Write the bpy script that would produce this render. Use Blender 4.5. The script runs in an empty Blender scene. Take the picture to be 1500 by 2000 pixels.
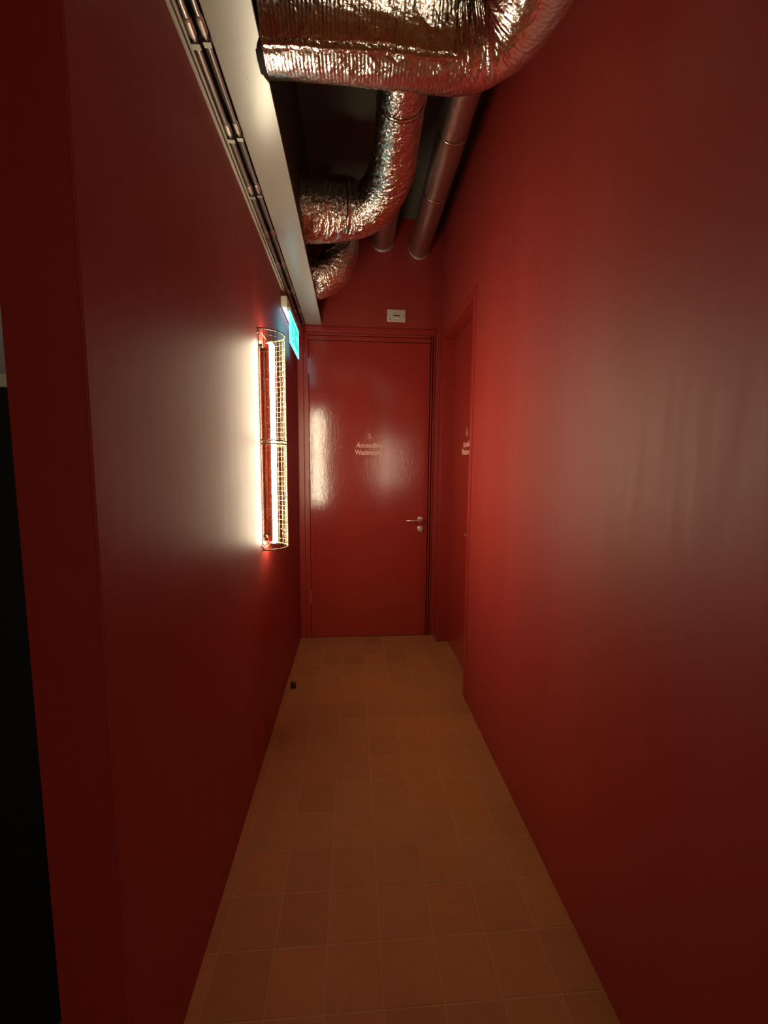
import bpy, bmesh, math, random
from mathutils import Vector, Matrix, noise
random.seed(7)
S = bpy.context.scene
C = S.collection
PI = math.pi

# ------------------------------------------------------------------ camera
H = 1.45
F_PX, PITCH, YAW, ROLL = 815.853, 0.106057, 0.0746413, 0.00771104
cam_data = bpy.data.cameras.new('camera')
cam = bpy.data.objects.new('camera', cam_data)
C.objects.link(cam)
Am = Matrix(((math.cos(YAW), -math.sin(YAW), 0), (math.sin(YAW), math.cos(YAW), 0), (0, 0, 1)))
Bm = Matrix(((1, 0, 0), (0, 0, -1), (0, 1, 0)))
Pm = Matrix(((1, 0, 0), (0, math.cos(PITCH), -math.sin(PITCH)), (0, math.sin(PITCH), math.cos(PITCH))))
Qm = Matrix(((math.cos(ROLL), -math.sin(ROLL), 0), (math.sin(ROLL), math.cos(ROLL), 0), (0, 0, 1)))
M = Qm @ Pm @ Bm @ Am
right, down, fwd = M[0], M[1], M[2]
rot = Matrix((right, -down, -fwd)).transposed()
cam.matrix_world = Matrix.Translation((0, 0, H)) @ rot.to_4x4()
cam_data.sensor_fit = 'AUTO'
cam_data.sensor_width = 36.0
cam_data.lens = F_PX / 2000.0 * 36.0
cam_data.clip_start = 0.02
S.camera = cam

# ------------------------------------------------------------------ world, exposure
world = bpy.data.worlds.new('world')
S.world = world
world.use_nodes = True
world.node_tree.nodes['Background'].inputs[0].default_value = (0.02, 0.012, 0.01, 1)
world.node_tree.nodes['Background'].inputs[1].default_value = 0.1
S.view_settings.view_transform = 'Standard'
S.view_settings.look = 'None'
S.view_settings.gamma = 1
S.view_settings.use_curve_mapping = False
S.view_settings.exposure = -0.08
TUBE_STRENGTH = 150.0
BACK_TUBE_STRENGTH = 80.0
TUBE_COLOR = (1.0, 0.86, 0.58, 1)
SIGN_STRENGTH = 4.5
S.cycles.max_bounces = 10
S.cycles.diffuse_bounces = 6
S.cycles.glossy_bounces = 6

# added unseen spot that brightens the grey and cream strip at the left
ld = bpy.data.lights.new('added_fill_spot', 'SPOT')
ld.energy = 15.0
ld.color = (1, 0.86, 0.66)
ld.spot_size = math.radians(50)
ld.spot_blend = 0.6
ld.shadow_soft_size = 0.04
lo = bpy.data.objects.new('added_fill_spot', ld)
C.objects.link(lo)
lo.location = (-2.25, 1.95, 3.2)
lo.rotation_euler = (Vector((-2.1, 2.6, 1.95)) - Vector(lo.location)).to_track_quat('-Z', 'Y').to_euler()

# ------------------------------------------------------------------ materials
def mat(name, color, rough=0.5, metal=0.0, spec=0.5):
    m = bpy.data.materials.new(name)
    m.use_nodes = True
    b = m.node_tree.nodes['Principled BSDF']
    b.inputs['Base Color'].default_value = (*color, 1)
    b.inputs['Roughness'].default_value = rough
    b.inputs['Metallic'].default_value = metal
    b.inputs['Specular IOR Level'].default_value = spec
    return m

def nd(m, kind, **props):
    n = m.node_tree.nodes.new(kind)
    for k, v in props.items():
        setattr(n, k, v)
    return n

def lk(m, a, b):
    m.node_tree.links.new(a, b)

def add_bump(m, scale=(40, 40, 40), nscale=1.0, strength=0.1, dist=0.002, detail=4):
    b = m.node_tree.nodes['Principled BSDF']
    tc = nd(m, 'ShaderNodeTexCoord')
    mp = nd(m, 'ShaderNodeMapping')
    mp.inputs['Scale'].default_value = scale
    lk(m, tc.outputs['Object'], mp.inputs[0])
    n = nd(m, 'ShaderNodeTexNoise')
    n.inputs['Scale'].default_value = nscale
    n.inputs['Detail'].default_value = detail
    lk(m, mp.outputs[0], n.inputs['Vector'])
    bu = nd(m, 'ShaderNodeBump')
    bu.inputs['Strength'].default_value = strength
    bu.inputs['Distance'].default_value = dist
    lk(m, n.outputs[0], bu.inputs['Height'])
    lk(m, bu.outputs[0], b.inputs['Normal'])
    return n, mp

def vary(m, noise_node, socket, lo_, hi_):
    mr = nd(m, 'ShaderNodeMapRange')
    mr.inputs[1].default_value = 0.3
    mr.inputs[2].default_value = 0.7
    mr.inputs[3].default_value = lo_
    mr.inputs[4].default_value = hi_
    lk(m, noise_node.outputs[0], mr.inputs[0])
    lk(m, mr.outputs[0], m.node_tree.nodes['Principled BSDF'].inputs[socket])

RED = (0.29, 0.021, 0.015)
m_wall = mat('dark_red_satin_wall_paint', RED, 0.53)
n_, _ = add_bump(m_wall, (30, 30, 3), 1.0, 0.10, 0.002)
vary(m_wall, n_, 'Roughness', 0.51, 0.56)
m_trim = mat('dark_red_satin_trim_paint', RED, 0.33)
add_bump(m_trim, (60, 60, 8), 1.0, 0.08, 0.001)
m_door = mat('dark_red_gloss_door_paint', (0.30, 0.024, 0.017), 0.2, 0.0, 0.75)
n_, _ = add_bump(m_door, (75, 75, 40), 1.0, 0.24, 0.0025, 5)
vary(m_door, n_, 'Roughness', 0.13, 0.19)
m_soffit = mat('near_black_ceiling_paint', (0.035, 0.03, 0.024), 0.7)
add_bump(m_soffit, (12, 12, 12), 1.0, 0.15, 0.004)
m_ceiling = mat('dark_olive_concrete', (0.10, 0.09, 0.07), 0.75)
add_bump(m_ceiling, (9, 9, 9), 1.0, 0.2, 0.006)
m_beam = mat('off_white_satin_steel_paint', (0.50, 0.49, 0.44), 0.27, 0, 0.7)
n_, _ = add_bump(m_beam, (14, 14, 14), 1.0, 0.05, 0.002)
# scuffs on the beam
tcb = nd(m_beam, 'ShaderNodeTexCoord'); mpb = nd(m_beam, 'ShaderNodeMapping'); mpb.inputs['Scale'].default_value = (60, 9, 60)
lk(m_beam, tcb.outputs['Object'], mpb.inputs[0])
nb = nd(m_beam, 'ShaderNodeTexNoise'); nb.inputs['Scale'].default_value = 1.0; nb.inputs['Detail'].default_value = 6
lk(m_beam, mpb.outputs[0], nb.inputs['Vector'])
rb = nd(m_beam, 'ShaderNodeValToRGB')
rb.color_ramp.elements[0].position = 0.66; rb.color_ramp.elements[0].color = (0.46, 0.45, 0.41, 1)
rb.color_ramp.elements[1].position = 0.74; rb.color_ramp.elements[1].color = (0.25, 0.23, 0.20, 1)
lk(m_beam, nb.outputs[0], rb.inputs[0]); lk(m_beam, rb.outputs[0], m_beam.node_tree.nodes['Principled BSDF'].inputs['Base Color'])
m_galv = mat('galvanised_steel', (0.72, 0.70, 0.66), 0.38, 1.0)
add_bump(m_galv, (50, 50, 50), 1.0, 0.1, 0.001)
m_galv_dull = mat('dull_galvanised_steel', (0.30, 0.28, 0.24), 0.5, 1.0)
add_bump(m_galv_dull, (20, 20, 20), 1.0, 0.15, 0.002)
m_pale_metal = mat('pale_grey_trunking_paint', (0.55, 0.53, 0.46), 0.4)
add_bump(m_pale_metal, (40, 40, 40), 1.0, 0.05, 0.001)
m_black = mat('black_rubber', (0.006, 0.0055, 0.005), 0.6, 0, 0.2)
add_bump(m_black, (60, 60, 60), 1.0, 0.1, 0.001)
m_chrome = mat('polished_nickel', (0.92, 0.86, 0.78), 0.33, 1.0)
add_bump(m_chrome, (90, 90, 90), 1.0, 0.02, 0.0005)
m_letters = mat('pale_pink_transfer_lettering', (0.78, 0.44, 0.35), 0.35)
add_bump(m_letters, (200, 200, 200), 1.0, 0.05, 0.0005)
m_plastic = mat('cream_plastic', (0.72, 0.66, 0.54), 0.4)
add_bump(m_plastic, (80, 80, 80), 1.0, 0.03, 0.0005)
m_dark_plastic = mat('dark_brown_plastic', (0.03, 0.022, 0.016), 0.4)
add_bump(m_dark_plastic, (80, 80, 80), 1.0, 0.03, 0.0005)
m_red_dot = mat('dull_red_plastic', (0.3, 0.05, 0.03), 0.4)
add_bump(m_red_dot, (80, 80, 80), 1.0, 0.03, 0.0005)
m_wire = mat('cream_coated_wire', (0.20, 0.175, 0.10), 0.5, 0, 0.15)
add_bump(m_wire, (80, 80, 80), 1.0, 0.03, 0.0005)
m_plate = mat('bright_satin_metal_plate', (0.95, 0.90, 0.80), 0.5, 0.85)
add_bump(m_plate, (80, 80, 80), 1.0, 0.03, 0.0005)
m_spine = mat('red_painted_tube_channel', (0.80, 0.20, 0.12), 0.4)
add_bump(m_spine, (80, 80, 80), 1.0, 0.03, 0.0005)
m_rubber_stop = mat('dark_oxblood_rubber', (0.03, 0.008, 0.006), 0.3)
add_bump(m_rubber_stop, (80, 80, 80), 1.0, 0.05, 0.0005)
m_greypanel = mat('grey_painted_panel', (0.30, 0.27, 0.26), 0.6)
add_bump(m_greypanel, (20, 20, 20), 1.0, 0.05, 0.001)
m_cream = mat('cream_painted_rail', (0.62, 0.52, 0.40), 0.6)
add_bump(m_cream, (20, 20, 20), 1.0, 0.05, 0.001)
m_grout = mat('sandy_grout', (0.355, 0.145, 0.055), 0.8)
add_bump(m_grout, (120, 120, 120), 1.0, 0.2, 0.001)

tile_mats = []
for i, c in enumerate([(0.36, 0.135, 0.045), (0.38, 0.137, 0.042), (0.335, 0.128, 0.045), (0.375, 0.128, 0.038), (0.35, 0.14, 0.05), (0.31, 0.115, 0.038)]):
    c = tuple(k * (.68 * v + .32 * w) for k, v, w in zip((0.96, 0.86, 0.80), c, (0.352, 0.131, 0.043)))
    t = mat('terracotta_quarry_tile_%d' % i, c, 0.75, 0, 0.25)
    n_, _ = add_bump(t, (28, 28, 28), 1.0, 0.10, 0.0015, 6)
    rp = nd(t, 'ShaderNodeValToRGB')
    rp.color_ramp.elements[0].position = 0.3
    rp.color_ramp.elements[0].color = (c[0] * .95, c[1] * .94, c[2] * .94, 1)
    rp.color_ramp.elements[1].position = 0.7
    rp.color_ramp.elements[1].color = (c[0] * 1.05, c[1] * 1.06, c[2] * 1.06, 1)
    lk(t, n_.outputs[0], rp.inputs[0])
    lk(t, rp.outputs[0], t.node_tree.nodes['Principled BSDF'].inputs['Base Color'])
    tile_mats.append(t)

def foil_material(name, base, rough, crumple=0.3):
    m = mat(name, base, rough, 1.0)
    b = m.node_tree.nodes['Principled BSDF']
    tc = nd(m, 'ShaderNodeTexCoord')
    v = nd(m, 'ShaderNodeTexVoronoi', feature='DISTANCE_TO_EDGE')
    v.inputs['Scale'].default_value = 46
    nz = nd(m, 'ShaderNodeTexNoise'); nz.inputs['Scale'].default_value = 22; nz.inputs['Detail'].default_value = 5
    mixv = nd(m, 'ShaderNodeMix', data_type='VECTOR'); mixv.inputs['Factor'].default_value = 0.08
    lk(m, tc.outputs['Object'], nz.inputs['Vector'])
    lk(m, tc.outputs['Object'], mixv.inputs[4]); lk(m, nz.outputs[1], mixv.inputs[5])
    lk(m, mixv.outputs[1], v.inputs['Vector'])
    bu = nd(m, 'ShaderNodeBump'); bu.inputs['Strength'].default_value = crumple; bu.inputs['Distance'].default_value = 0.007
    lk(m, v.outputs[0], bu.inputs['Height'])
    bu2 = nd(m, 'ShaderNodeBump'); bu2.inputs['Strength'].default_value = crumple * .8; bu2.inputs['Distance'].default_value = 0.004
    lk(m, nz.outputs[0], bu2.inputs['Height']); lk(m, bu.outputs[0], bu2.inputs['Normal'])
    lk(m, bu2.outputs[0], b.inputs['Normal'])
    return m
m_foil = foil_material('crinkled_aluminium_foil', (0.80, 0.76, 0.68), 0.20, 0.22)
m_foil_crumpled = foil_material('heavily_crumpled_aluminium_foil', (0.86, 0.82, 0.72), 0.20, 0.6)
m_foil_dull = foil_material('dull_aluminium_foil', (0.62, 0.57, 0.52), 0.34)
m_tape = foil_material('aluminium_foil_tape', (0.84, 0.80, 0.72), 0.16)

def emit(name, color, strength):
    m = bpy.data.materials.new(name); m.use_nodes = True
    nt = m.node_tree; nt.nodes.remove(nt.nodes['Principled BSDF'])
    e = nt.nodes.new('ShaderNodeEmission'); e.inputs[0].default_value = color; e.inputs[1].default_value = strength
    nt.links.new(e.outputs[0], nt.nodes['Material Output'].inputs[0])
    return m
m_tube = emit('warm_white_fluorescent_tube', TUBE_COLOR, TUBE_STRENGTH)
m_tube_back = emit('warm_white_tube_behind_the_camera', TUBE_COLOR, BACK_TUBE_STRENGTH)
m_sign_green = emit('lit_green_acrylic', (0.03, 0.42, 0.31, 1), 2.3)
m_sign_white = emit('lit_white_acrylic', (0.08, 0.50, 0.60, 1), SIGN_STRENGTH)
m_led = emit('cool_white_sign_diodes', (0.42, 0.68, 1.0, 1), SIGN_STRENGTH * 1.3)

# ------------------------------------------------------------------ mesh helpers
def box(bm, x0, x1, y0, y1, z0, z1):
    v = [bm.verts.new(p) for p in ((x0, y0, z0), (x1, y0, z0), (x1, y1, z0), (x0, y1, z0), (x0, y0, z1), (x1, y0, z1), (x1, y1, z1), (x0, y1, z1))]
    for f in ((0, 3, 2, 1), (4, 5, 6, 7), (0, 1, 5, 4), (1, 2, 6, 5), (2, 3, 7, 6), (3, 0, 4, 7)):
        bm.faces.new([v[i] for i in f])
    return v

def prism(bm, pts, axis, a, b):
    """polygon pts (2D) extruded along axis from a to b"""
    def P(p, t):
        if axis == 0: return (t, p[0], p[1])
        if axis == 1: return (p[0], t, p[1])
        return (p[0], p[1], t)
    A = [bm.verts.new(P(p, a)) for p in pts]
    B = [bm.verts.new(P(p, b)) for p in pts]
    n = len(pts)
    bm.faces.new(A); bm.faces.new(B[::-1])
    for i in range(n):
        bm.faces.new((A[i], B[i], B[(i + 1) % n], A[(i + 1) % n]))

def tube(bm, pts, r, seg=8, cap=True, closed=False):
    pts = [Vector(p) for p in pts]
    rings = []
    n = len(pts)
    up = None
    for i, p in enumerate(pts):
        if closed:
            d = (pts[(i + 1) % n] - pts[i - 1]).normalized()
        else:
            d = (pts[min(i + 1, n - 1)] - pts[max(i - 1, 0)]).normalized()
        if up is None:
            up = d.orthogonal().normalized()
        else:
            up = (up - d * up.dot(d)).normalized()
        w = d.cross(up)
        rr = r[i] if isinstance(r, (list, tuple)) else r
        rings.append([bm.verts.new(p + (up * math.cos(t) + w * math.sin(t)) * rr) for t in [2 * PI * k / seg for k in range(seg)]])
    m_ = n if closed else n - 1
    for i in range(m_):
        a, b = rings[i], rings[(i + 1) % n]
        for k in range(seg):
            bm.faces.new((a[k], a[(k + 1) % seg], b[(k + 1) % seg], b[k]))
    if cap and not closed:
        bm.faces.new(rings[0][::-1]); bm.faces.new(rings[-1])

def lathe(bm, prof, origin, axis, seg=24):
    """profile [(dist along axis, radius)]"""
    o = Vector(origin); d = Vector(axis).normalized(); u = d.orthogonal().normalized(); w = d.cross(u)
    rings = []
    for a, r in prof:
        rings.append([bm.verts.new(o + d * a + (u * math.cos(t) + w * math.sin(t)) * max(r, 1e-5)) for t in [2 * PI * k / seg for k in range(seg)]])
    for i in range(len(rings) - 1):
        a, b = rings[i], rings[i + 1]
        for k in range(seg):
            bm.faces.new((a[k], a[(k + 1) % seg], b[(k + 1) % seg], b[k]))
    bm.faces.new(rings[0][::-1]); bm.faces.new(rings[-1])

def obj(name, bm, m, parent=None, smooth=False, bevel=0.0, loc=None):
    bmesh.ops.recalc_face_normals(bm, faces=bm.faces[:])
    if bevel:
        es = [e for e in bm.edges if len(e.link_faces) == 2 and e.calc_face_angle(0) > 0.6]
        bmesh.ops.bevel(bm, geom=es, offset=bevel, segments=2, profile=0.6, affect='EDGES', clamp_overlap=True)
    me = bpy.data.meshes.new(name)
    if loc is not None and parent is None:
        bmesh.ops.translate(bm, verts=bm.verts[:], vec=-Vector(loc))
    elif parent is not None:
        off = Vector(parent.location) + (Vector(parent.parent.location) if parent.parent else Vector())
        bmesh.ops.translate(bm, verts=bm.verts[:], vec=-off)
    bm.to_mesh(me); bm.free()
    for p in me.polygons:
        p.use_smooth = smooth
    if m: me.materials.append(m)
    o = bpy.data.objects.new(name, me)
    C.objects.link(o)
    if loc is not None and parent is None: o.location = loc
    if parent is not None: o.parent = parent
    return o

def boxo(name, x0, x1, y0, y1, z0, z1, m, parent=None, bevel=0.0):
    bm = bmesh.new(); box(bm, x0, x1, y0, y1, z0, z1)
    return obj(name, bm, m, parent, bevel=bevel)

def thing(name, loc, label, cat, group=None):
    o = bpy.data.objects.new(name, None)
    C.objects.link(o); o.location = loc; o.empty_display_size = 0.05
    o['label'] = label; o['category'] = cat
    if group: o['group'] = group
    return o

def struct(o, label, cat):
    o['kind'] = 'structure'; o['label'] = label; o['category'] = cat
    return o

def setting(name, loc, label, cat):
    o = bpy.data.objects.new(name, None)
    C.objects.link(o); o.location = loc; o.empty_display_size = 0.05
    return struct(o, label, cat)

# ------------------------------------------------------------------ the setting
XL, XR, YE, ZC = -0.442, 0.702, 3.472, 3.39
XR2 = 2.2                        # the right wall steps back behind the camera
XP = -0.571                      # hidden side of the left partition
YB = -2.7                        # wall behind the camera
ZB = 2.57                        # underside of the white beam

# floor slab (grout level) with the tiles as its parts
bm = bmesh.new(); box(bm, -3.3, 2.35, YB - 0.1, 3.7, -0.12, -0.0007)
floor = struct(obj('floor', bm, m_grout), 'brown terracotta tiled floor of the narrow corridor', 'floor')
TX = [-0.4045, -0.2375, -0.0775, 0.0825, 0.2490, 0.4120, 0.5780]
xs = [XL] + TX + [XR]
PR = 0.1655
rows = []
y = 0.972 - 0.1655 * 8
while y < YE - 0.001:
    rows.append(y); y += PR
rows.append(YE)
tile_mesh_cache = {}
def tile_mesh(w, d, k):
    key = (round(w, 4), round(d, 4), k)
    if key not in tile_mesh_cache:
        b = bmesh.new()
        g = 0.0015
        box(b, -w / 2 + g, w / 2 - g, -d / 2 + g, d / 2 - g, -0.008, 0)
        es = [e for e in b.edges if all(v.co.z > -0.001 for v in e.verts)]
        bmesh.ops.bevel(b, geom=es, offset=0.0012, segments=1, affect='EDGES')
        bmesh.ops.recalc_face_normals(b, faces=b.faces[:])
        me = bpy.data.meshes.new('tile'); b.to_mesh(me); b.free()
        me.materials.append(tile_mats[k])
        tile_mesh_cache[key] = me
    return tile_mesh_cache[key]
for j in range(len(rows) - 1):
    for i in range(len(xs) - 1):
        w = xs[i + 1] - xs[i]; d = rows[j + 1] - rows[j]
        if d < 0.01: continue
        o = bpy.data.objects.new('tile', tile_mesh(w, d, random.choice((0, 0, 1, 2, 2, 3, 4, 5))))
        C.objects.link(o); o.parent = floor
        o.location = ((xs[i] + xs[i + 1]) / 2, (rows[j] + rows[j + 1]) / 2, random.uniform(-0.0004, 0.0003))
        o.rotation_euler = (random.uniform(-.002, .002), random.uniform(-.002, .002), 0)
# tiles running into the recess of the second door
for j, (a, b) in enumerate([(2.503, 2.627), (2.627, 2.7925), (2.7925, 2.958), (2.958, 3.1235), (3.1235, 3.289), (3.289, 3.32)]):
    o = bpy.data.objects.new('tile', tile_mesh(0.090, b - a, (0, 2, 5, 1, 0, 2)[j]))
    C.objects.link(o); o.parent = floor; o.location = (XR + 0.045, (a + b) / 2, 0)
bm = bmesh.new()                 # the tiles out of sight in the neighbouring room and behind the camera
g = 0.0015
x = -3.28
while x < XL - 0.01:
    y = YB
    while y < 2.6:
        x1 = min(x + 0.1637, XL)
        y1 = y + 0.1637
        if not (x1 > XP - 0.001 and y1 > 0.75):
            box(bm, x + g, x1 - g, y + g, y1 - g, -0.008, 0)
        y += 0.1637
    x += 0.1637
xs.append(XR2)
for i in range(len(xs) - 1):
    y = YB
    while y < (rows[0] if i < len(xs) - 2 else 0.36) - 0.02:
        box(bm, xs[i] + g, xs[i + 1] - g, y + g, min(y + 0.1637, rows[0] if i < len(xs) - 2 else 0.36) - g, -0.008, 0)
        y += 0.1637
o = obj('tile_field', bm, tile_mats[0], floor); o['kind'] = 'stuff'

bm = bmesh.new(); box(bm, -3.3, 2.35, YB - 0.1, 3.7, ZC, ZC + 0.15)
struct(obj('ceiling', bm, m_ceiling), 'dark unpainted concrete ceiling high above the ducts', 'ceiling')

# left partition: free end towards the camera, soft plaster corners
bm = bmesh.new(); box(bm, XP, XL, 0.75, YE, -0.01, 2.585)
es = [e for e in bm.edges if abs(e.verts[0].co.y - 0.75) < .001 and abs(e.verts[1].co.y - 0.75) < .001 and abs(e.verts[0].co.z - e.verts[1].co.z) > 1]
bmesh.ops.bevel(bm, geom=es, offset=0.004, segments=3, affect='EDGES')
struct(obj('wall_left', bm, m_wall), 'dark red satin wall on the left carrying the caged tube lamp', 'wall')
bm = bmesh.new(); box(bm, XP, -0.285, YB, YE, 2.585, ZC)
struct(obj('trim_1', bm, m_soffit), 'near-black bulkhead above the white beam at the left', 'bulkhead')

# right wall with the opening of the second door
Y0, Y1, ZH = 2.44, 3.395, 2.493
bm = bmesh.new()
box(bm, XR, 0.90, 0.62, Y0, -0.01, ZC)
box(bm, 0.90, 2.35, 0.50, 0.62, -0.01, ZC)
box(bm, XR, 0.90, 0.50, 0.62, -0.01, ZC)
box(bm, XR2, 2.35, YB, 0.50, -0.01, ZC)
box(bm, XR, 0.90, Y0, YE, ZH, ZC)
box(bm, XR, 0.90, Y1, YE, -0.01, ZH)
struct(obj('wall_right', bm, m_wall), 'long dark red satin wall on the right with the broad lamp glow', 'wall')

# end wall
bm = bmesh.new()
box(bm, XP, -0.392, YE, YE + .12, -0.01, 2.512)
box(bm, 0.665, 0.90, YE, YE + .12, -0.01, 2.512)
box(bm, XP, 0.90, YE, YE + .12, 2.512, ZC)
struct(obj('wall_end', bm, m_wall), 'dark red end wall above and around the far door', 'wall')

# room behind the camera and to the left (all in the dark)
bm = bmesh.new(); box(bm, -3.3, 2.35, YB - 0.12, YB, -0.01, ZC)
struct(obj('wall_back', bm, m_wall), 'dark red wall behind the camera', 'wall')
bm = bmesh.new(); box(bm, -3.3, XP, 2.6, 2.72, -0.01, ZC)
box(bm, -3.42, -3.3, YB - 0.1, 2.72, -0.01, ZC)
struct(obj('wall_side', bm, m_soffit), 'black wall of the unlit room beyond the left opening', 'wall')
boxo('trim_2', -2.9, -1.72, 2.575, 2.6, 1.962, 2.75, m_greypanel)
struct(bpy.data.objects['trim_2'], 'dim grey wall panel glimpsed at the left edge of the frame', 'panel')
boxo('trim_3', -2.9, -1.72, 2.57, 2.6, 1.70, 1.958, m_cream)
struct(bpy.data.objects['trim_3'], 'cream wall rail under the grey panel at the left edge', 'rail')

# ------------------------------------------------------------------ doors
text_cache = {}
def text_bm(body, size, extrude=0.0006, bold=0.0, shear=0.0):
    cu = bpy.data.curves.new('lettering', 'FONT')
    cu.body = body; cu.size = size; cu.extrude = extrude; cu.align_x = 'CENTER'; cu.offset = bold; cu.shear = shear
    cu.resolution_u = 3
    o = bpy.data.objects.new('lettering_source', cu); C.objects.link(o)
    dg = bpy.context.evaluated_depsgraph_get(); dg.update()
    me = bpy.data.meshes.new_from_object(o.evaluated_get(dg))
    b = bmesh.new(); b.from_mesh(me)
    bpy.data.objects.remove(o); bpy.data.meshes.remove(me); bpy.data.curves.remove(cu)
    return b

def fit_text(body, width, cap, bold=0.0, shear=0.0):
    """text mesh in the XY plane, squeezed to a given width and height of its first capital"""
    b = text_bm(body, 0.1, 0.0006, bold, shear)
    x0 = min(v.co.x for v in b.verts); x1 = max(v.co.x for v in b.verts)
    c1 = max(v.co.y for v in b.verts); c0 = 0
    for v in b.verts:
        v.co.x = (v.co.x - (x0 + x1) / 2) * width / (x1 - x0)
        v.co.y = v.co.y * cap / (c1 - c0)
    return b

def serifs(b, y_list, xs_, w, t):
    for x in xs_:
        for yy in y_list:
            box(b, x - w / 2, x + w / 2, yy - t / 2, yy + t / 2, -0.0006, 0.0006)

def wheelchair_bm(s):
    """small access symbol: head, back, seat and leg line, wheel arc (XY plane, height s)"""
    b = bmesh.new()
    lathe(b, [(-.0006, .10 * s), (.0006, .10 * s)], (-.05 * s, .90 * s, 0), (0, 0, 1), 12)
    tube(b, [(-.05 * s, .76 * s, 0), (-.03 * s, .42 * s, 0), (.22 * s, .40 * s, 0), (.34 * s, .10 * s, 0), (.44 * s, .13 * s, 0)], .05 * s, 6)
    tube(b, [(-.04 * s, .60 * s, 0), (.2 * s, .58 * s, 0)], .04 * s, 6)
    tube(b, [(-.03 * s + .27 * s * math.cos(t), .28 * s + .27 * s * math.sin(t), 0) for t in [math.radians(120 + 18 * k) for k in range(13)]], .04 * s, 6)
    for v in b.verts: v.co.z = max(-.0006, min(.0006, v.co.z))
    return b

def xf(b, mtx):
    bmesh.ops.transform(b, matrix=mtx, verts=b.verts[:])
    return b

# door_1: the far door
d1 = setting('door_1', (0.135, YE, 0), 'glossy dark red door with lever handle closing the end of the corridor', 'door')
LX0, LX1, LZ = -0.354, 0.629, 2.452
bm = bmesh.new(); box(bm, LX0 + .003, LX1 - .003, YE - .004, YE + .040, .004, LZ - .003)
leaf = obj('door_leaf', bm, m_door, d1, bevel=.002)
# lining with stop: left post, right post, head
bm = bmesh.new(); box(bm, -0.392, LX0, YE - .006, YE + .10, 0, 2.512)
obj('frame_post', bm, m_trim, d1, bevel=.002)
bm = bmesh.new(); box(bm, LX1 + .006, LX1 + .018, YE - .001, YE + .10, 0, 2.512); box(bm, LX1, 0.665, YE + .05, YE + .10, 0, 2.512); box(bm, LX1 + .026, 0.665, YE - .008, YE + .10, 0, 2.512)
obj('frame_post', bm, m_trim, d1, bevel=.002)
bm = bmesh.new(); box(bm, LX0, LX1, YE - .006, YE + .10, LZ + .003, LZ + .034); box(bm, LX0, LX1, YE + .05, YE + .10, LZ - .004, 2.512); box(bm, LX0, LX1, YE - .008, YE + .10, LZ + .040, 2.512)
obj('frame_head', bm, m_trim, d1, bevel=.002)
bm = bmesh.new(); box(bm, -0.437, -0.394, YE - .012, YE, 0, 2.555)
obj('architrave', bm, m_trim, d1, bevel=.003)
bm = bmesh.new(); box(bm, -0.392, 0.668, YE - .012, YE, 2.517, 2.555)
obj('architrave', bm, m_trim, d1, bevel=.003)
for zc, painted in ((2.25, False), (1.29, True), (0.36, False)):
    bm = bmesh.new(); tube(bm, [(LX0, YE - .006, zc - .06), (LX0, YE - .006, zc + .06)], .0045 if not painted else .006, 10)
    hg = obj('hinge', bm, m_trim if painted else m_chrome, d1, smooth=False)
    hg['label'] = 'red painted hinge knuckle' if painted else 'bare metal hinge knuckle'
# lever handle on a round rose
bm = bmesh.new(); lathe(bm, [(0, .026), (.006, .026), (.009, .022)], (0.566, YE - .004, 1.018), (0, -1, 0), 28)
hd = obj('handle_rose', bm, m_chrome, d1, smooth=False, bevel=0)
bm = bmesh.new()
tube(bm, [(0.566, YE - .013, 1.014), (0.566, YE - .045, 1.014), (0.560, YE - .056, 1.014), (0.545, YE - .060, 1.0135), (0.50, YE - .060, 1.0125), (0.452, YE - .059, 1.012), (0.440, YE - .052, 1.012)],
     [.010, .010, .0105, .0100, .0085, .0085, .006], 12)
obj('handle_lever', bm, m_chrome, d1, smooth=True)
bm = bmesh.new(); lathe(bm, [(0, .025), (.006, .025), (.009, .021)], (0.566, YE - .004, 0.938), (0, -1, 0), 28)
obj('lock_rose', bm, m_chrome, d1)
bm = bmesh.new()
tube(bm, [(0.566, YE - .013, 0.938), (0.566, YE - .026, 0.938)], .007, 12)
prism(bm, [(0.552, .954), (0.558, .960), (0.584, .924), (0.578, .917)], 1, YE - .036, YE - .026)
obj('thumb_turn', bm, m_chrome, d1, bevel=.002)
# lettering
flipY = Matrix(((1, 0, 0, 0), (0, 0, -1, 0), (0, 1, 0, 0), (0, 0, 0, 1)))     # XY plane -> facing -Y
def place_end(b, x, z):
    return xf(b, Matrix.Translation((x, YE - .0048, z)) @ flipY)
o = obj('access_symbol', place_end(wheelchair_bm(.045), .135, 1.684), m_letters, d1); o['label'] = 'small pale wheelchair symbol'
b = fit_text('Accessible', .205, .040, .0016, 0.15)
o = obj('lettering', place_end(b, .128, 1.612), m_letters, d1); o['label'] = 'pale lettering reading Accessible'
b = fit_text('Washroom', .205, .040, .0022)
o = obj('lettering', place_end(b, .120, 1.553), m_letters, d1); o['label'] = 'pale lettering reading Washroom'

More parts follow.
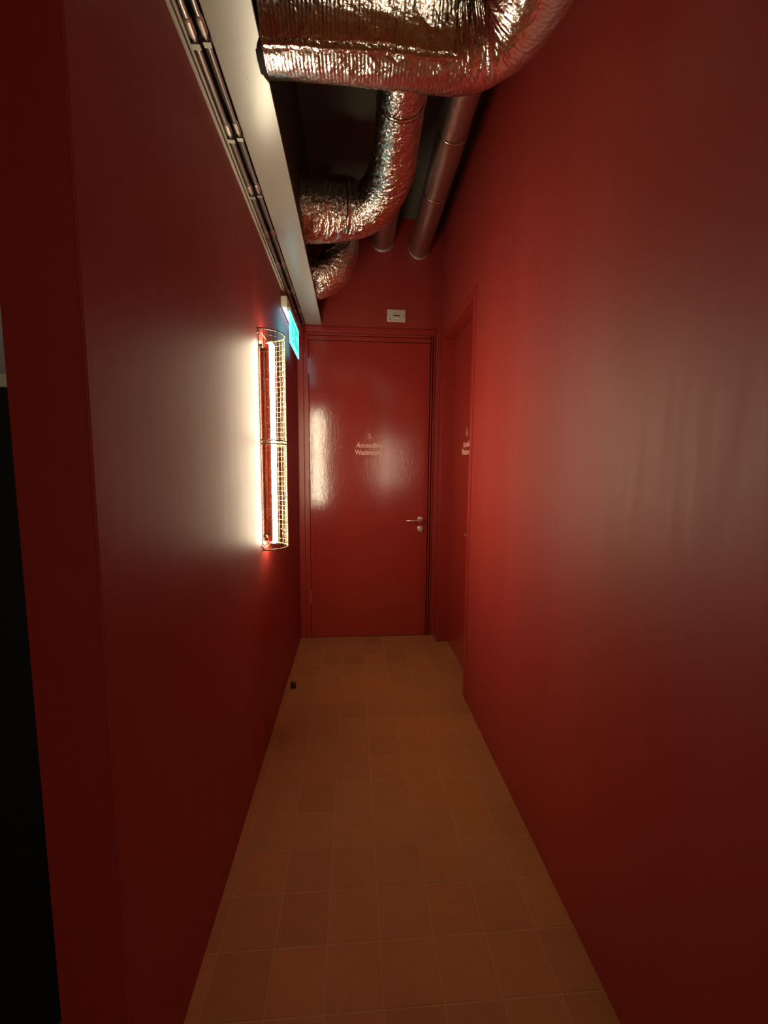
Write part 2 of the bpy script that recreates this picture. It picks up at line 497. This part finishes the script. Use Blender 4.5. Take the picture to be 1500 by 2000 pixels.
# door_2: set back in the right wall
d2 = setting('door_2', (0.79, 2.89, 0), 'dark red door set back in the right wall near the corner', 'door')
bm = bmesh.new(); box(bm, 0.79, 0.832, 2.506, 3.322, .004, 2.440)
obj('door_leaf', bm, m_door, d2, bevel=.002)
bm = bmesh.new(); box(bm, XR - .004, 0.86, Y0 + .002, 2.502, 0, 2.491); obj('frame_post', bm, m_trim, d2, bevel=.006)
bm = bmesh.new(); box(bm, XR - .006, 0.86, 3.326, Y1 - .002, 0, 2.491); obj('frame_post', bm, m_trim, d2, bevel=.003)
bm = bmesh.new(); box(bm, XR - .003, 0.86, 2.502, 3.326, 2.443, 2.491); obj('frame_head', bm, m_trim, d2, bevel=.003)
flipX = Matrix(((0, 0, -1, 0), (-1, 0, 0, 0), (0, 1, 0, 0), (0, 0, 0, 1)))    # XY plane -> facing -X
def place_side(b, y, z):
    return xf(b, Matrix.Translation((0.7893, y, z)) @ flipX)
o = obj('access_symbol', place_side(wheelchair_bm(.055), 2.892, 1.672), m_letters, d2); o['label'] = 'small pale wheelchair symbol'
o = obj('lettering', place_side(fit_text('Accessible', .190, .042, .0016, .15), 2.886, 1.598), m_letters, d2); o['label'] = 'pale lettering reading Accessible'
o = obj('lettering', place_side(fit_text('Washroom', .250, .042, .0022), 2.892, 1.545), m_letters, d2); o['label'] = 'pale lettering reading Washroom'
bm = bmesh.new()
lathe(bm, [(0, .026), (.006, .026), (.009, .022)], (0.79, 2.575, 1.018), (-1, 0, 0), 24)
obj('handle_rose', bm, m_chrome, d2)
bm = bmesh.new()
tube(bm, [(0.781, 2.575, 1.014), (0.750, 2.575, 1.014), (0.740, 2.585, 1.014), (0.738, 2.60, 1.014), (0.738, 2.69, 1.012), (0.744, 2.70, 1.012)], [.010, .010, .010, .009, .0085, .006], 12)
obj('handle_lever', bm, m_chrome, d2, smooth=True)

# ------------------------------------------------------------------ steel beam over the left wall
beam = thing('steel_beam', (-0.31, 0.5, ZB), 'off-white painted steel beam running along the top of the left wall', 'beam')
BX0, BX1 = -0.371, -0.2455
pts = [(BX0, YB + .02), (BX1, YB + .02), (BX1, 1.235)]
for k in range(9):                                                   # notch where the big duct dips below the flange
    t = PI * k / 8
    pts.append((BX1 - .019 * math.sin(t) ** .8, 1.242 + (1.376 - 1.242) * k / 8))
pts += [(BX1, 1.383), (BX1, YE - .003), (BX0, YE - .003)]
bm = bmesh.new(); prism(bm, pts, 2, ZB, ZB + .013)
obj('bottom_flange', bm, m_beam, beam)

# ------------------------------------------------------------------ trunking and conduits
tr = thing('cable_trunking', (-0.435, 1.5, 2.54), 'slim pale metal trunking along the joint of left wall and ceiling', 'trunking')
bm = bmesh.new(); box(bm, XL, -0.4315, YB + .02, YE - .03, 2.540, 2.584); obj('trunking_body', bm, m_pale_metal, tr, bevel=.002)
bm = bmesh.new(); box(bm, -0.4285, -0.4215, YB + .02, YE - .03, 2.545, 2.584); obj('trunking_lid', bm, m_pale_metal, tr, bevel=.0015)
bm = bmesh.new(); box(bm, -0.4315, -0.4285, YB + .02, YE - .03, 2.556, 2.584); obj('joint_strip', bm, m_dark_plastic, tr)
CL = [0.55, 0.88, 1.21, 1.53, 1.83, 2.16, 2.47, 2.82, 3.15]
def conduit(name, x, r, z, y1, label):
    t = thing('steel_conduit', (x, 1.5, z), label, 'conduit', None)
    bm = bmesh.new(); tube(bm, [(x, YB + .02, z), (x, y1, z)], r, 14); obj('pipe', bm, m_galv, t, smooth=True)
    for k, yy in enumerate(CL):
        bm = bmesh.new(); tube(bm, [(x, yy - .024, z), (x, yy - .018, z), (x, yy + .018, z), (x, yy + .024, z)], [r + .0015, r + .003, r + .003, r + .0015], 14)
        obj('coupling', bm, m_galv, t, smooth=False)
        bm = bmesh.new(); box(bm, x - r - .004, x + r + .004, yy + .034, yy + .050, z - r - .003, z - r + .003); box(bm, x - r - .004, x - r - .001, yy + .034, yy + .050, z - r, 2.584); box(bm, x + r + .001, x + r + .004, yy + .034, yy + .050, z - r, 2.584)
        obj('saddle_clip', bm, m_galv_dull, t)
    bm = bmesh.new(); lathe(bm, [(0, r * .9), (.006, r * 1.25), (.014, r * 1.25), (.02, r * .8)], (x, y1 - .002, z), (0, 1, 0), 14); obj('end_cap', bm, m_chrome, t, smooth=True)
conduit('a', -0.4095, .0078, 2.553, YE - .04, 'galvanised conduit beside the pale trunking, nearer the left wall')
conduit('b', -0.3805, .0062, 2.558, YE - .06, 'thinner galvanised conduit beside the white beam')

# ------------------------------------------------------------------ foil ducts
def smooth_path(ctrl, n):
    """Catmull-Rom through (point, radius, wrinkle)"""
    P = [Vector(c[0]) for c in ctrl]; R_ = [c[1] for c in ctrl]; W = [c[2] for c in ctrl]
    out = []
    m_ = len(P) - 1
    L = [(P[i + 1] - P[i]).length for i in range(m_)]
    for i in range(m_):
        k = max(2, int(n * L[i] / sum(L)))
        p0, p1, p2, p3 = P[max(i - 1, 0)], P[i], P[i + 1], P[min(i + 2, m_)]
        d = L[i]
        t1 = (p2 - p0).normalized() * d if i > 0 else (p2 - p1)
        t2 = (p3 - p1).normalized() * d if i < m_ - 1 else (p2 - p1)
        for j in range(k + (1 if i == m_ - 1 else 0)):
            t = j / k
            h = (2 * t**3 - 3 * t**2 + 1, t**3 - 2 * t**2 + t, -2 * t**3 + 3 * t**2, t**3 - t**2)
            out.append((p1 * h[0] + t1 * h[1] + p2 * h[2] + t2 * h[3], R_[i] + (R_[i + 1] - R_[i]) * t, W[i] + (W[i + 1] - W[i]) * t))
    return out

def ridge(x):
    return (1 - abs(x)) ** 3

def foil_duct(bm, ctrl, n, seg, seed, corr=0.0005, crease=0.004, shape=None, up0=None):
    path = smooth_path(ctrl, n)
    rings = []; up = Vector(up0) if up0 else None; s = 0
    N = len(path)
    for i, (p, r, w) in enumerate(path):
        d = (path[min(i + 1, N - 1)][0] - path[max(i - 1, 0)][0]).normalized()
        if i: s += (p - path[i - 1][0]).length
        if up is None: up = d.orthogonal()
        up = (up - d * up.dot(d)).normalized()
        wv = d.cross(up)
        ring = []
        for k in range(seg):
            t = 2 * PI * k / seg
            n3 = up * math.cos(t) + wv * math.sin(t)
            rr = r * (shape(t, i / (N - 1)) if shape else 1)
            q = n3 * r
            # fine rings across the duct (spiral former showing through), broken up by noise
            a = noise.noise(Vector((q.x * 7 + seed, q.y * 7, q.z * 7 + s * 3)))
            dr = corr * math.sin(2 * PI * s / 0.0105 + 2.5 * a) * (0.6 + 0.8 * a)
            # folds lying across the duct
            c1 = noise.noise(Vector((s * 26 + seed * 3, math.cos(t) * 1.6, math.sin(t) * 1.6)))
            dr += crease * .55 * w * ridge(c1 * 1.9) * max(0, noise.noise(Vector((s * 4 + seed, math.cos(t) * 2, math.sin(t) * 2 + 5))) + .25)
            # crumples
            pp = Vector((q.x * 24 + s * 14 * abs(d.x), q.y * 24 + s * 14 * abs(d.y), q.z * 24 + seed))
            c2 = noise.noise(pp); c3 = noise.noise(pp * 2.3 + Vector((7, 3, 1)))
            dr += crease * w * (0.5 * ridge(c2 * 1.6) + 0.28 * ridge(c3 * 1.6) - .35)
            # large dents
            dr += 0.012 * r / .13 * noise.noise(Vector((q.x * 5 + seed, q.y * 5 + s * 3, q.z * 5))) * min(1, .35 + w)
            ring.append(bm.verts.new(p + n3 * (rr + dr)))
        rings.append(ring)
    for i in range(N - 1):
        a, b = rings[i], rings[i + 1]
        for k in range(seg):
            bm.faces.new((a[k], a[(k + 1) % seg], b[(k + 1) % seg], b[k]))
    bm.faces.new(rings[0][::-1]); bm.faces.new(rings[-1])
    return path

def band(bm, centre, axis, r, w, seg=48, t=.0015, wob=.002, seed=0):
    c = Vector(centre); d = Vector(axis).normalized(); u = d.orthogonal().normalized(); v = d.cross(u)
    rr = []
    for a, dr in ((-w / 2, -t), (-w / 2, t), (w / 2, t), (w / 2, -t)):
        rr.append([bm.verts.new(c + d * (a + wob * noise.noise(Vector((math.cos(2*PI*k/seg)*2+seed, math.sin(2*PI*k/seg)*2, a*100)))) + (u * math.cos(2 * PI * k / seg) + v * math.sin(2 * PI * k / seg)) * (r + dr)) for k in range(seg)])
    for i in range(4):
        a, b = rr[i], rr[(i + 1) % 4]
        for k in range(seg): bm.faces.new((a[k], a[(k + 1) % seg], b[(k + 1) % seg], b[k]))

# --- big duct crossing in front: out of the bulkhead, then an elbow towards the camera
DY, DZ, DR = 1.312, 2.700, 0.136
def big_shape(t, u):
    # a lengthwise seam on the underside: two shallow facets meeting at a ridge
    a = (t - math.radians(0) + PI) % (2 * PI) - PI
    return 1.0
duct = thing('foil_duct', (0.1, DY, DZ - DR), 'large crinkled foil duct crossing the corridor nearest the camera with an elbow', 'duct')
bm = bmesh.new()
ctrl = [((-0.2445, DY, DZ), DR, .35), ((-0.05, DY, DZ), DR, .4), ((0.05, DY, DZ), DR, .8), ((0.14, DY, DZ), DR, .55), ((0.24, DY, DZ), DR, 1.0), ((0.33, DY - .012, DZ), DR + .003, 1.0),
        ((0.415, DY - .07, DZ + .004), DR + .003, .8), ((0.455, DY - .17, DZ + .008), DR + .002, .5), ((0.462, DY - .30, DZ + .01), DR, .4), ((0.462, -0.9, DZ + .01), DR, .4)]
foil_duct(bm, ctrl, 900, 180, 3.1, .0006, .0046)
obj('foil_jacket', bm, m_foil, duct, smooth=True)
bm = bmesh.new(); lathe(bm, [(0, DR - .012), (0, DR - .001), (.016, DR + .001), (.016, DR - .012)], (-0.2625, DY, DZ), (1, 0, 0), 64)
o = obj('dark_collar', bm, m_black, duct); o['label'] = 'dark collar at the beam end'
def long_seam(pts_, ang_deg, r, width, parent, seed):
    """foil tape laid along a straight duct parallel to x, at an angle below the horizontal facing the camera"""
    bm = bmesh.new(); prev = None
    x0, x1, yy, zz = pts_
    for i in range(121):
        x = x0 + (x1 - x0) * i / 120
        wob = .010 * noise.noise(Vector((x * 7, seed, 0))) + .003 * noise.noise(Vector((x * 30, seed, 4)))
        ring = []
        for k, (da, dr) in enumerate(((-1, .0005), (-.5, .0035), (0, .0055), (.5, .0035), (1, .0005))):
            a = math.radians(ang_deg) + (da * width / 2 + wob) / r
            rr = r + dr + .0015 * noise.noise(Vector((x * 60, k * 3.0, seed)))
            ring.append(bm.verts.new((x, yy - math.cos(a) * rr, zz - math.sin(a) * rr)))
        if prev:
            for k in range(4): bm.faces.new((prev[k], prev[k + 1], ring[k + 1], ring[k]))
        prev = ring
    return obj('seam_tape', bm, m_tape, parent, smooth=True)
long_seam((-0.238, 0.36, DY, DZ), 66, DR + .002, .022, duct, 2.0)
for xx, s_ in ((0.385, 5),):
    bm = bmesh.new(); band(bm, (xx, DY - (0.04 if xx > .3 else 0), DZ), (1, -.35 if xx > .3 else 0, 0), DR + .005, .022, 72, .0012, .006, s_)
    obj('tape_band', bm, m_tape, duct, smooth=True)
bm = bmesh.new()
prism(bm, [(0.105, 0), (0.118, .012), (0.137, .010), (0.140, -.008), (0.122, -.013)], 1, 0, .002)
a = math.radians(68)
xf(bm, Matrix.Translation((0, DY - math.cos(a) * (DR + .009), DZ - math.sin(a) * (DR + .009))) @ Matrix.Rotation(PI / 2 - a + .0, 4, 'X') @ Matrix.Rotation(PI / 2 * 0, 4, 'X'))
o = obj('tape_patch', bm, m_tape, duct); o['label'] = 'small torn tape patch on the seam'

# --- second duct: along the ceiling, elbow to the left, fat end at the bulkhead
d = thing('foil_duct', (0.0, 2.55, 2.75), 'bright crinkled foil duct bending left to the white beam behind the big one', 'duct')
bm = bmesh.new()
def limb_shape(t, u):
    return 1.0
ctrl = [((0.205, 1.10, 3.04), .105, .3), ((0.205, 1.75, 3.03), .105, .35), ((0.205, 2.15, 3.00), .107, .6), ((0.190, 2.36, 2.965), .116, .8), ((0.125, 2.50, 2.925), .126, .7),
        ((0.03, 2.555, 2.910), .132, .9), ((-0.07, 2.57, 2.905), .140, 1.0), ((-0.17, 2.575, 2.905), .152, 1.0), ((-0.283, 2.575, 2.902), .160, .8)]
foil_duct(bm, ctrl, 520, 150, 9.4, .0004, .0075)
obj('foil_jacket', bm, m_foil_crumpled, d, smooth=True)
for c_, ax, r_, w_ in (((0.205, 1.93, 3.018), (0, 1, 0), .1085, .018), ((0.203, 2.20, 2.995), (0, 1, -.1), .111, .02), ((-0.035, 2.565, 2.908), (1, .1, 0), .1385, .02)):
    bm = bmesh.new(); band(bm, c_, ax, r_, w_, 56, .001, .004, w_ * 90); obj('tape_band', bm, m_tape, d, smooth=True)
# flat hem at the lower edge of the fat end
bm = bmesh.new(); lathe(bm, [(0, .150), (0, .164), (.010, .164), (.010, .150)], (-0.284, 2.575, 2.902), (1, 0, 0), 56); o = obj('end_collar', bm, m_galv, d); o['label'] = 'thin metal collar at the beam end'

# --- third duct: straight, on the right, ending on the end wall
d = thing('foil_duct', (0.50, 2.5, 3.09), 'straight slim foil duct tinted red, running along the right wall to the end wall', 'duct')
bm = bmesh.new()
foil_duct(bm, [((0.500, 1.0, 3.16), .079, .15), ((0.508, 2.1, 3.165), .079, .22), ((0.518, 2.9, 3.168), .079, .15), ((0.522, YE - .002, 3.17), .079, .1)], 420, 100, 21.0, .0003, .005)
obj('foil_jacket', bm, m_foil_dull, d, smooth=True)
for yy in (1.95, 2.28, 2.75):
    bm = bmesh.new(); band(bm, (0.500 + (yy - 1) * .0089, yy, 3.163), (0, 1, 0), .0812, .012, 48, .001, .003, yy); obj('tape_band', bm, m_tape, d, smooth=True)
bm = bmesh.new(); lathe(bm, [(0, .082), (0, .086), (.008, .086), (.008, .082)], (0.522, YE - .011, 3.17), (0, 1, 0), 48); o = obj('end_ring', bm, m_galv, d); o['label'] = 'thin bright ring at the wall'

# --- fourth duct: short elbow under the second one, into the bulkhead
d = thing('foil_duct', (-0.15, 3.0, 2.60), 'short crinkled foil elbow tucked under the second duct beside the beam', 'duct')
bm = bmesh.new()
ctrl = [((-0.075, 3.06, 3.16), .112, .5), ((-0.078, 3.04, 2.99), .115, .8), ((-0.095, 3.02, 2.865), .120, 1.0), ((-0.145, 3.01, 2.765), .122, 1.0), ((-0.215, 3.0, 2.722), .123, 1.0), ((-0.283, 3.0, 2.715), .124, .8)]
foil_duct(bm, ctrl, 320, 140, 33.0, .0004, .0075)
obj('foil_jacket', bm, m_foil_crumpled, d, smooth=True)
bm = bmesh.new(); lathe(bm, [(0, .115), (0, .1275), (.010, .1275), (.010, .115)], (-0.284, 3.0, 2.715), (1, 0, 0), 48); obj('end_collar', bm, m_galv, d)
bm = bmesh.new(); lathe(bm, [(-.02, .115), (.0, .122), (.05, .116), (.085, .09), (.102, .05), (.108, .001)], (-0.085, 3.06, 3.18), (-.1, 0, 1), 40); o = obj('domed_cap', bm, m_galv_dull, d, smooth=True); o['label'] = 'dull grey domed cap'

# --- stub through the end wall, half hidden behind the second duct
d = thing('duct_stub', (0.232, 3.2, 3.12), 'short dull duct stub entering the end wall behind the bright duct', 'duct')
bm = bmesh.new()
foil_duct(bm, [((0.232, 2.86, 3.215), .088, .15), ((0.232, 3.1, 3.218), .088, .15), ((0.232, YE - .002, 3.22), .088, .1)], 150, 80, 41.0, .0002, .002)
obj('foil_jacket', bm, m_foil_dull, d, smooth=True)
bm = bmesh.new(); lathe(bm, [(0, .089), (0, .094), (.008, .094), (.008, .089)], (0.232, YE - .011, 3.22), (0, 1, 0), 40); obj('end_ring', bm, m_galv, d)

# ------------------------------------------------------------------ caged tube lamp on the left wall
CYC, CR, CZ0, CZ1 = 2.158, 0.108, 1.043, 2.088
lamp = thing('caged_tube_lamp', (XL, CYC, CZ0), 'glowing upright tube lamp behind a half-round wire guard on the left wall', 'lamp')
TXX, TYY = -0.405, 2.158
bm = bmesh.new(); lathe(bm, [(0, .010), (0.004, .0185), (.012, .0205), (.980, .0205), (.988, .0185), (.992, .010)], (TXX, TYY, 1.060), (0, 0, 1), 20)
o = obj('light_tube', bm, m_tube, lamp, smooth=True); o['label'] = 'glowing warm white tube'
bm = bmesh.new(); box(bm, XL + .001, -0.430, CYC - .008, CYC + .008, 1.10, 2.035)
obj('back_rail', bm, m_spine, lamp, bevel=.002)
bm = bmesh.new()
sp_pts = [(TXX + .0232 * math.cos(a), TYY + .0232 * math.sin(a)) for a in [math.radians(180 - 82 + 164 * k / 12) for k in range(13)]]
sp_pts += [(TXX + .0212 * math.cos(a), TYY + .0212 * math.sin(a)) for a in [math.radians(180 + 82 - 164 * k / 12) for k in range(13)]]
prism(bm, sp_pts, 2, 1.068, 2.044)
o = obj('tube_spine', bm, m_spine, lamp); o['label'] = 'opaque red painted channel behind the tube'
bm = bmesh.new(); a = math.radians(180 + 85); tube(bm, [(TXX + .0232 * math.cos(a), TYY + .0232 * math.sin(a), 1.10), (TXX + .0232 * math.cos(a), TYY + .0232 * math.sin(a), 2.03)], .0018, 6)
o = obj('channel_rim', bm, m_pale_metal, lamp); o['label'] = 'thin pale rim of the channel'
for zz in (1.105, 2.022):
    bm = bmesh.new(); box(bm, XL + .001, -0.4285, 2.090, 2.166, zz - .007, zz + .007)
    obj('tube_bracket', bm, m_wire, lamp, bevel=.002)
guard_pts = lambda z, r=CR, n=20: [(XL + .004 + (r - .004) * math.sin(PI * k / n), CYC - r * math.cos(PI * k / n), z) for k in range(n + 1)]
bm = bmesh.new()
for zz in (CZ0, (CZ0 + CZ1) / 2 - .005, (CZ0 + CZ1) / 2 + .011, CZ1):
    tube(bm, guard_pts(zz), .0036, 8)
for zz in (CZ0, CZ1):
    tube(bm, [(XL + .004, CYC - CR, zz), (XL + .004, CYC + CR, zz)], .0030, 8)
for s_ in (-1, 1):
    tube(bm, [(XL + .004, CYC + s_ * CR, CZ0), (XL + .004, CYC + s_ * CR, CZ1)], .0022, 8)
guard = obj('wire_guard', bm, m_wire, lamp, smooth=True)
bm = bmesh.new(); tube(bm, guard_pts(0, CR - .001, 16), .0012, 5)
for v in bm.verts: v.co -= Vector((XL, CYC, 0))
h_me = None
nh = 41
mid = (CZ0 + CZ1) / 2
for k in range(1, nh):
    zz = CZ0 + (CZ1 - CZ0) * k / nh
    if h_me is None:
        me = bpy.data.meshes.new('wire'); bmesh.ops.recalc_face_normals(bm, faces=bm.faces[:]); bm.to_mesh(me); bm.free()
        for p in me.polygons: p.use_smooth = True
        me.materials.append(m_wire); h_me = me
    if abs(zz - mid) < .008: continue
    o = bpy.data.objects.new('wire', h_me); C.objects.link(o); o.parent = guard; o.location = (0, 0, zz - CZ0)
bm = bmesh.new(); tube(bm, [(0, 0, 0), (0, 0, CZ1 - CZ0)], .0012, 5)
me = bpy.data.meshes.new('wire'); bm.to_mesh(me); bm.free(); me.materials.append(m_wire)
for k in range(1, 14):
    t = PI * k / 14
    o = bpy.data.objects.new('wire', me); C.objects.link(o); o.parent = guard
    o.location = (.004 + (CR - .004) * math.sin(t), -CR * math.cos(t), 0)
for zz in (CZ0 + .02, CZ1 - .02):
    bm = bmesh.new(); lathe(bm, [(0, .006), (.003, .006), (.006, .003)], (XL + .0005, CYC - CR - .010, zz), (1, 0, 0), 12); obj('fixing_screw', bm, m_galv, lamp)

# two more of them on the wall behind the camera: their reflection stands in the gloss of the far door
def copy_tree(o, parent=None):
    c = o.copy(); C.objects.link(c)
    if parent: c.parent = parent
    for ch in list(o.children): copy_tree(ch, c)
    return c
back_tube = bpy.data.objects['light_tube'].data.copy(); back_tube.materials[0] = m_tube_back
for x_, l_ in ((0.82, 'caged tube lamp behind the camera on the back wall, in line with the corridor'), (1.13, 'caged tube lamp behind the camera, nearer the corner of the back wall')):
    lp = copy_tree(lamp)
    lp.location = (x_, YB, CZ0); lp.rotation_euler = (0, 0, PI / 2)
    lp['label'] = l_
    for ch in lp.children:
        if ch.name.startswith('light_tube'):
            ch.data = back_tube

# ------------------------------------------------------------------ exit sign
sg = thing('exit_sign', (XL, 2.97, 2.24), 'lit green and white exit sign with a running figure high on the left wall', 'sign')
bm = bmesh.new(); box(bm, XL + .0005, -0.402, 2.715, 3.205, 2.428, 2.492); obj('housing', bm, m_plastic, sg, bevel=.010)
bm = bmesh.new(); lathe(bm, [(0, .004), (.002, .004), (.003, .002)], (-0.422, 2.7155, 2.462), (0, -1, 0), 12); obj('housing_screw', bm, m_galv, sg)
PX0, PX1, PY0, PY1, PZ0, PZ1 = -0.391, -0.384, 2.712, 3.122, 2.215, 2.405
bm = bmesh.new(); box(bm, -0.404, -0.382, 2.73, 3.19, 2.406, 2.430); obj('panel_rail', bm, m_plastic, sg, bevel=.002)
bm = bmesh.new(); box(bm, -0.432, -0.412, 2.74, 3.18, 2.4255, 2.4285); o = obj('light_strip', bm, m_led, sg); o['label'] = 'cool white light strip under the housing'
bm = bmesh.new(); box(bm, PX0, PX1, PY0, PY1, PZ0, PZ1); obj('sign_panel', bm, m_sign_white, sg, bevel=.001)
bm = bmesh.new(); box(bm, PX1, PX1 + .0006, PY0 + .035, PY1 - .035, PZ0 + .032, PZ1 - .020); obj('green_field', bm, m_sign_green, sg)
def flat(bm, pts_):      # pts (0..1 across, 0..1 up) with reading direction towards +Y... seen from +X, left is +Y's opposite
    prism(bm, [(PY0 + .03 + u * (PY1 - PY0 - .06), PZ0 + .03 + v * (PZ1 - PZ0 - .05)) for u, v in pts_], 0, PX1 + .0006, PX1 + .0012)
bm = bmesh.new()
# running figure
flat(bm, [(.345 + .032 * math.cos(a), .86 + .085 * math.sin(a)) for a in [2 * PI * k / 10 for k in range(10)]])
flat(bm, [(.30, .74), (.37, .74), (.345, .40), (.28, .40)])
flat(bm, [(.37, .74), (.45, .56), (.42, .52), (.355, .66)])
flat(bm, [(.30, .74), (.20, .60), (.22, .55), (.32, .66)])
flat(bm, [(.345, .42), (.43, .22), (.41, .0), (.37, .0), (.385, .20), (.30, .40)])
flat(bm, [(.28, .42), (.22, .18), (.12, .14), (.12, .06), (.24, .08), (.33, .40)])
obj('running_figure', bm, m_sign_white, sg)
bm = bmesh.new()
flat(bm, [(.62, .45), (.82, .45), (.82, .58), (.62, .58)]); flat(bm, [(.80, .28), (.98, .515), (.80, .75)])
obj('arrow', bm, m_sign_white, sg)
bm = bmesh.new(); flat(bm, [(.0, .02), (.06, .02), (.06, .95), (.0, .95)]); flat(bm, [(.06, .88), (.16, .88), (.16, .95), (.06, .95)]); obj('doorway_mark', bm, m_sign_white, sg)

# ------------------------------------------------------------------ switch plate over the far door
sp = thing('switch_plate', (0.346, YE, 2.605), 'small pale metal isolator switch plate on the end wall above the far door', 'switch')
bm = bmesh.new(); box(bm, 0.272, 0.420, YE - .010, YE - .0005, 2.608, 2.702); obj('plate', bm, m_plate, sp, bevel=.003)
bm = bmesh.new(); box(bm, 0.318, 0.372, YE - .0125, YE - .009, 2.634, 2.674); obj('rocker_surround', bm, m_plate, sp, bevel=.001)
bm = bmesh.new(); box(bm, 0.320, 0.370, YE - .0145, YE - .012, 2.650, 2.659); obj('rocker', bm, m_dark_plastic, sp, bevel=.001)
for xx in (0.286, 0.407):
    bm = bmesh.new(); lathe(bm, [(0, .004), (.0015, .004), (.002, .002)], (xx, YE - .0098, 2.656), (0, -1, 0), 12); obj('plate_screw', bm, m_galv_dull, sp)
bm = bmesh.new(); lathe(bm, [(0, .005), (.002, .005), (.003, .002)], (0.294, YE - .0098, 2.627), (0, -1, 0), 12); o = obj('indicator', bm, m_dark_plastic, sp); o['label'] = 'small dark indicator dot'

# ------------------------------------------------------------------ floor door stop
ds = thing('door_stop', (-0.392, 2.65, 0), 'small dark round door stop on the tiles beside the left wall', 'door stop')
bm = bmesh.new(); lathe(bm, [(0, .018), (.006, .019), (.014, .0155), (.024, .0185), (.034, .0175), (.041, .013), (.045, .006), (.0455, .0005)], (-0.392, 2.65, 0), (0, 0, 1), 24); obj('rubber_body', bm, m_rubber_stop, ds, smooth=True)
bm = bmesh.new(); lathe(bm, [(0, .0205), (.004, .0208), (.006, .0195)], (-0.392, 2.65, 0.0003), (0, 0, 1), 24); obj('base_ring', bm, m_galv_dull, ds)
bm = bmesh.new(); lathe(bm, [(0, .006), (.002, .006), (.003, .003)], (-0.392, 2.65, 0.0448), (0, 0, 1), 12); obj('stop_screw', bm, m_chrome, ds)

# ------------------------------------------------------------------ added black screen that blocks light and fills the left opening
sc_ = thing('blackout_screen', (-1.15, 1.02, 0), 'tall black screen added to keep the opening at the left edge dark', 'screen')
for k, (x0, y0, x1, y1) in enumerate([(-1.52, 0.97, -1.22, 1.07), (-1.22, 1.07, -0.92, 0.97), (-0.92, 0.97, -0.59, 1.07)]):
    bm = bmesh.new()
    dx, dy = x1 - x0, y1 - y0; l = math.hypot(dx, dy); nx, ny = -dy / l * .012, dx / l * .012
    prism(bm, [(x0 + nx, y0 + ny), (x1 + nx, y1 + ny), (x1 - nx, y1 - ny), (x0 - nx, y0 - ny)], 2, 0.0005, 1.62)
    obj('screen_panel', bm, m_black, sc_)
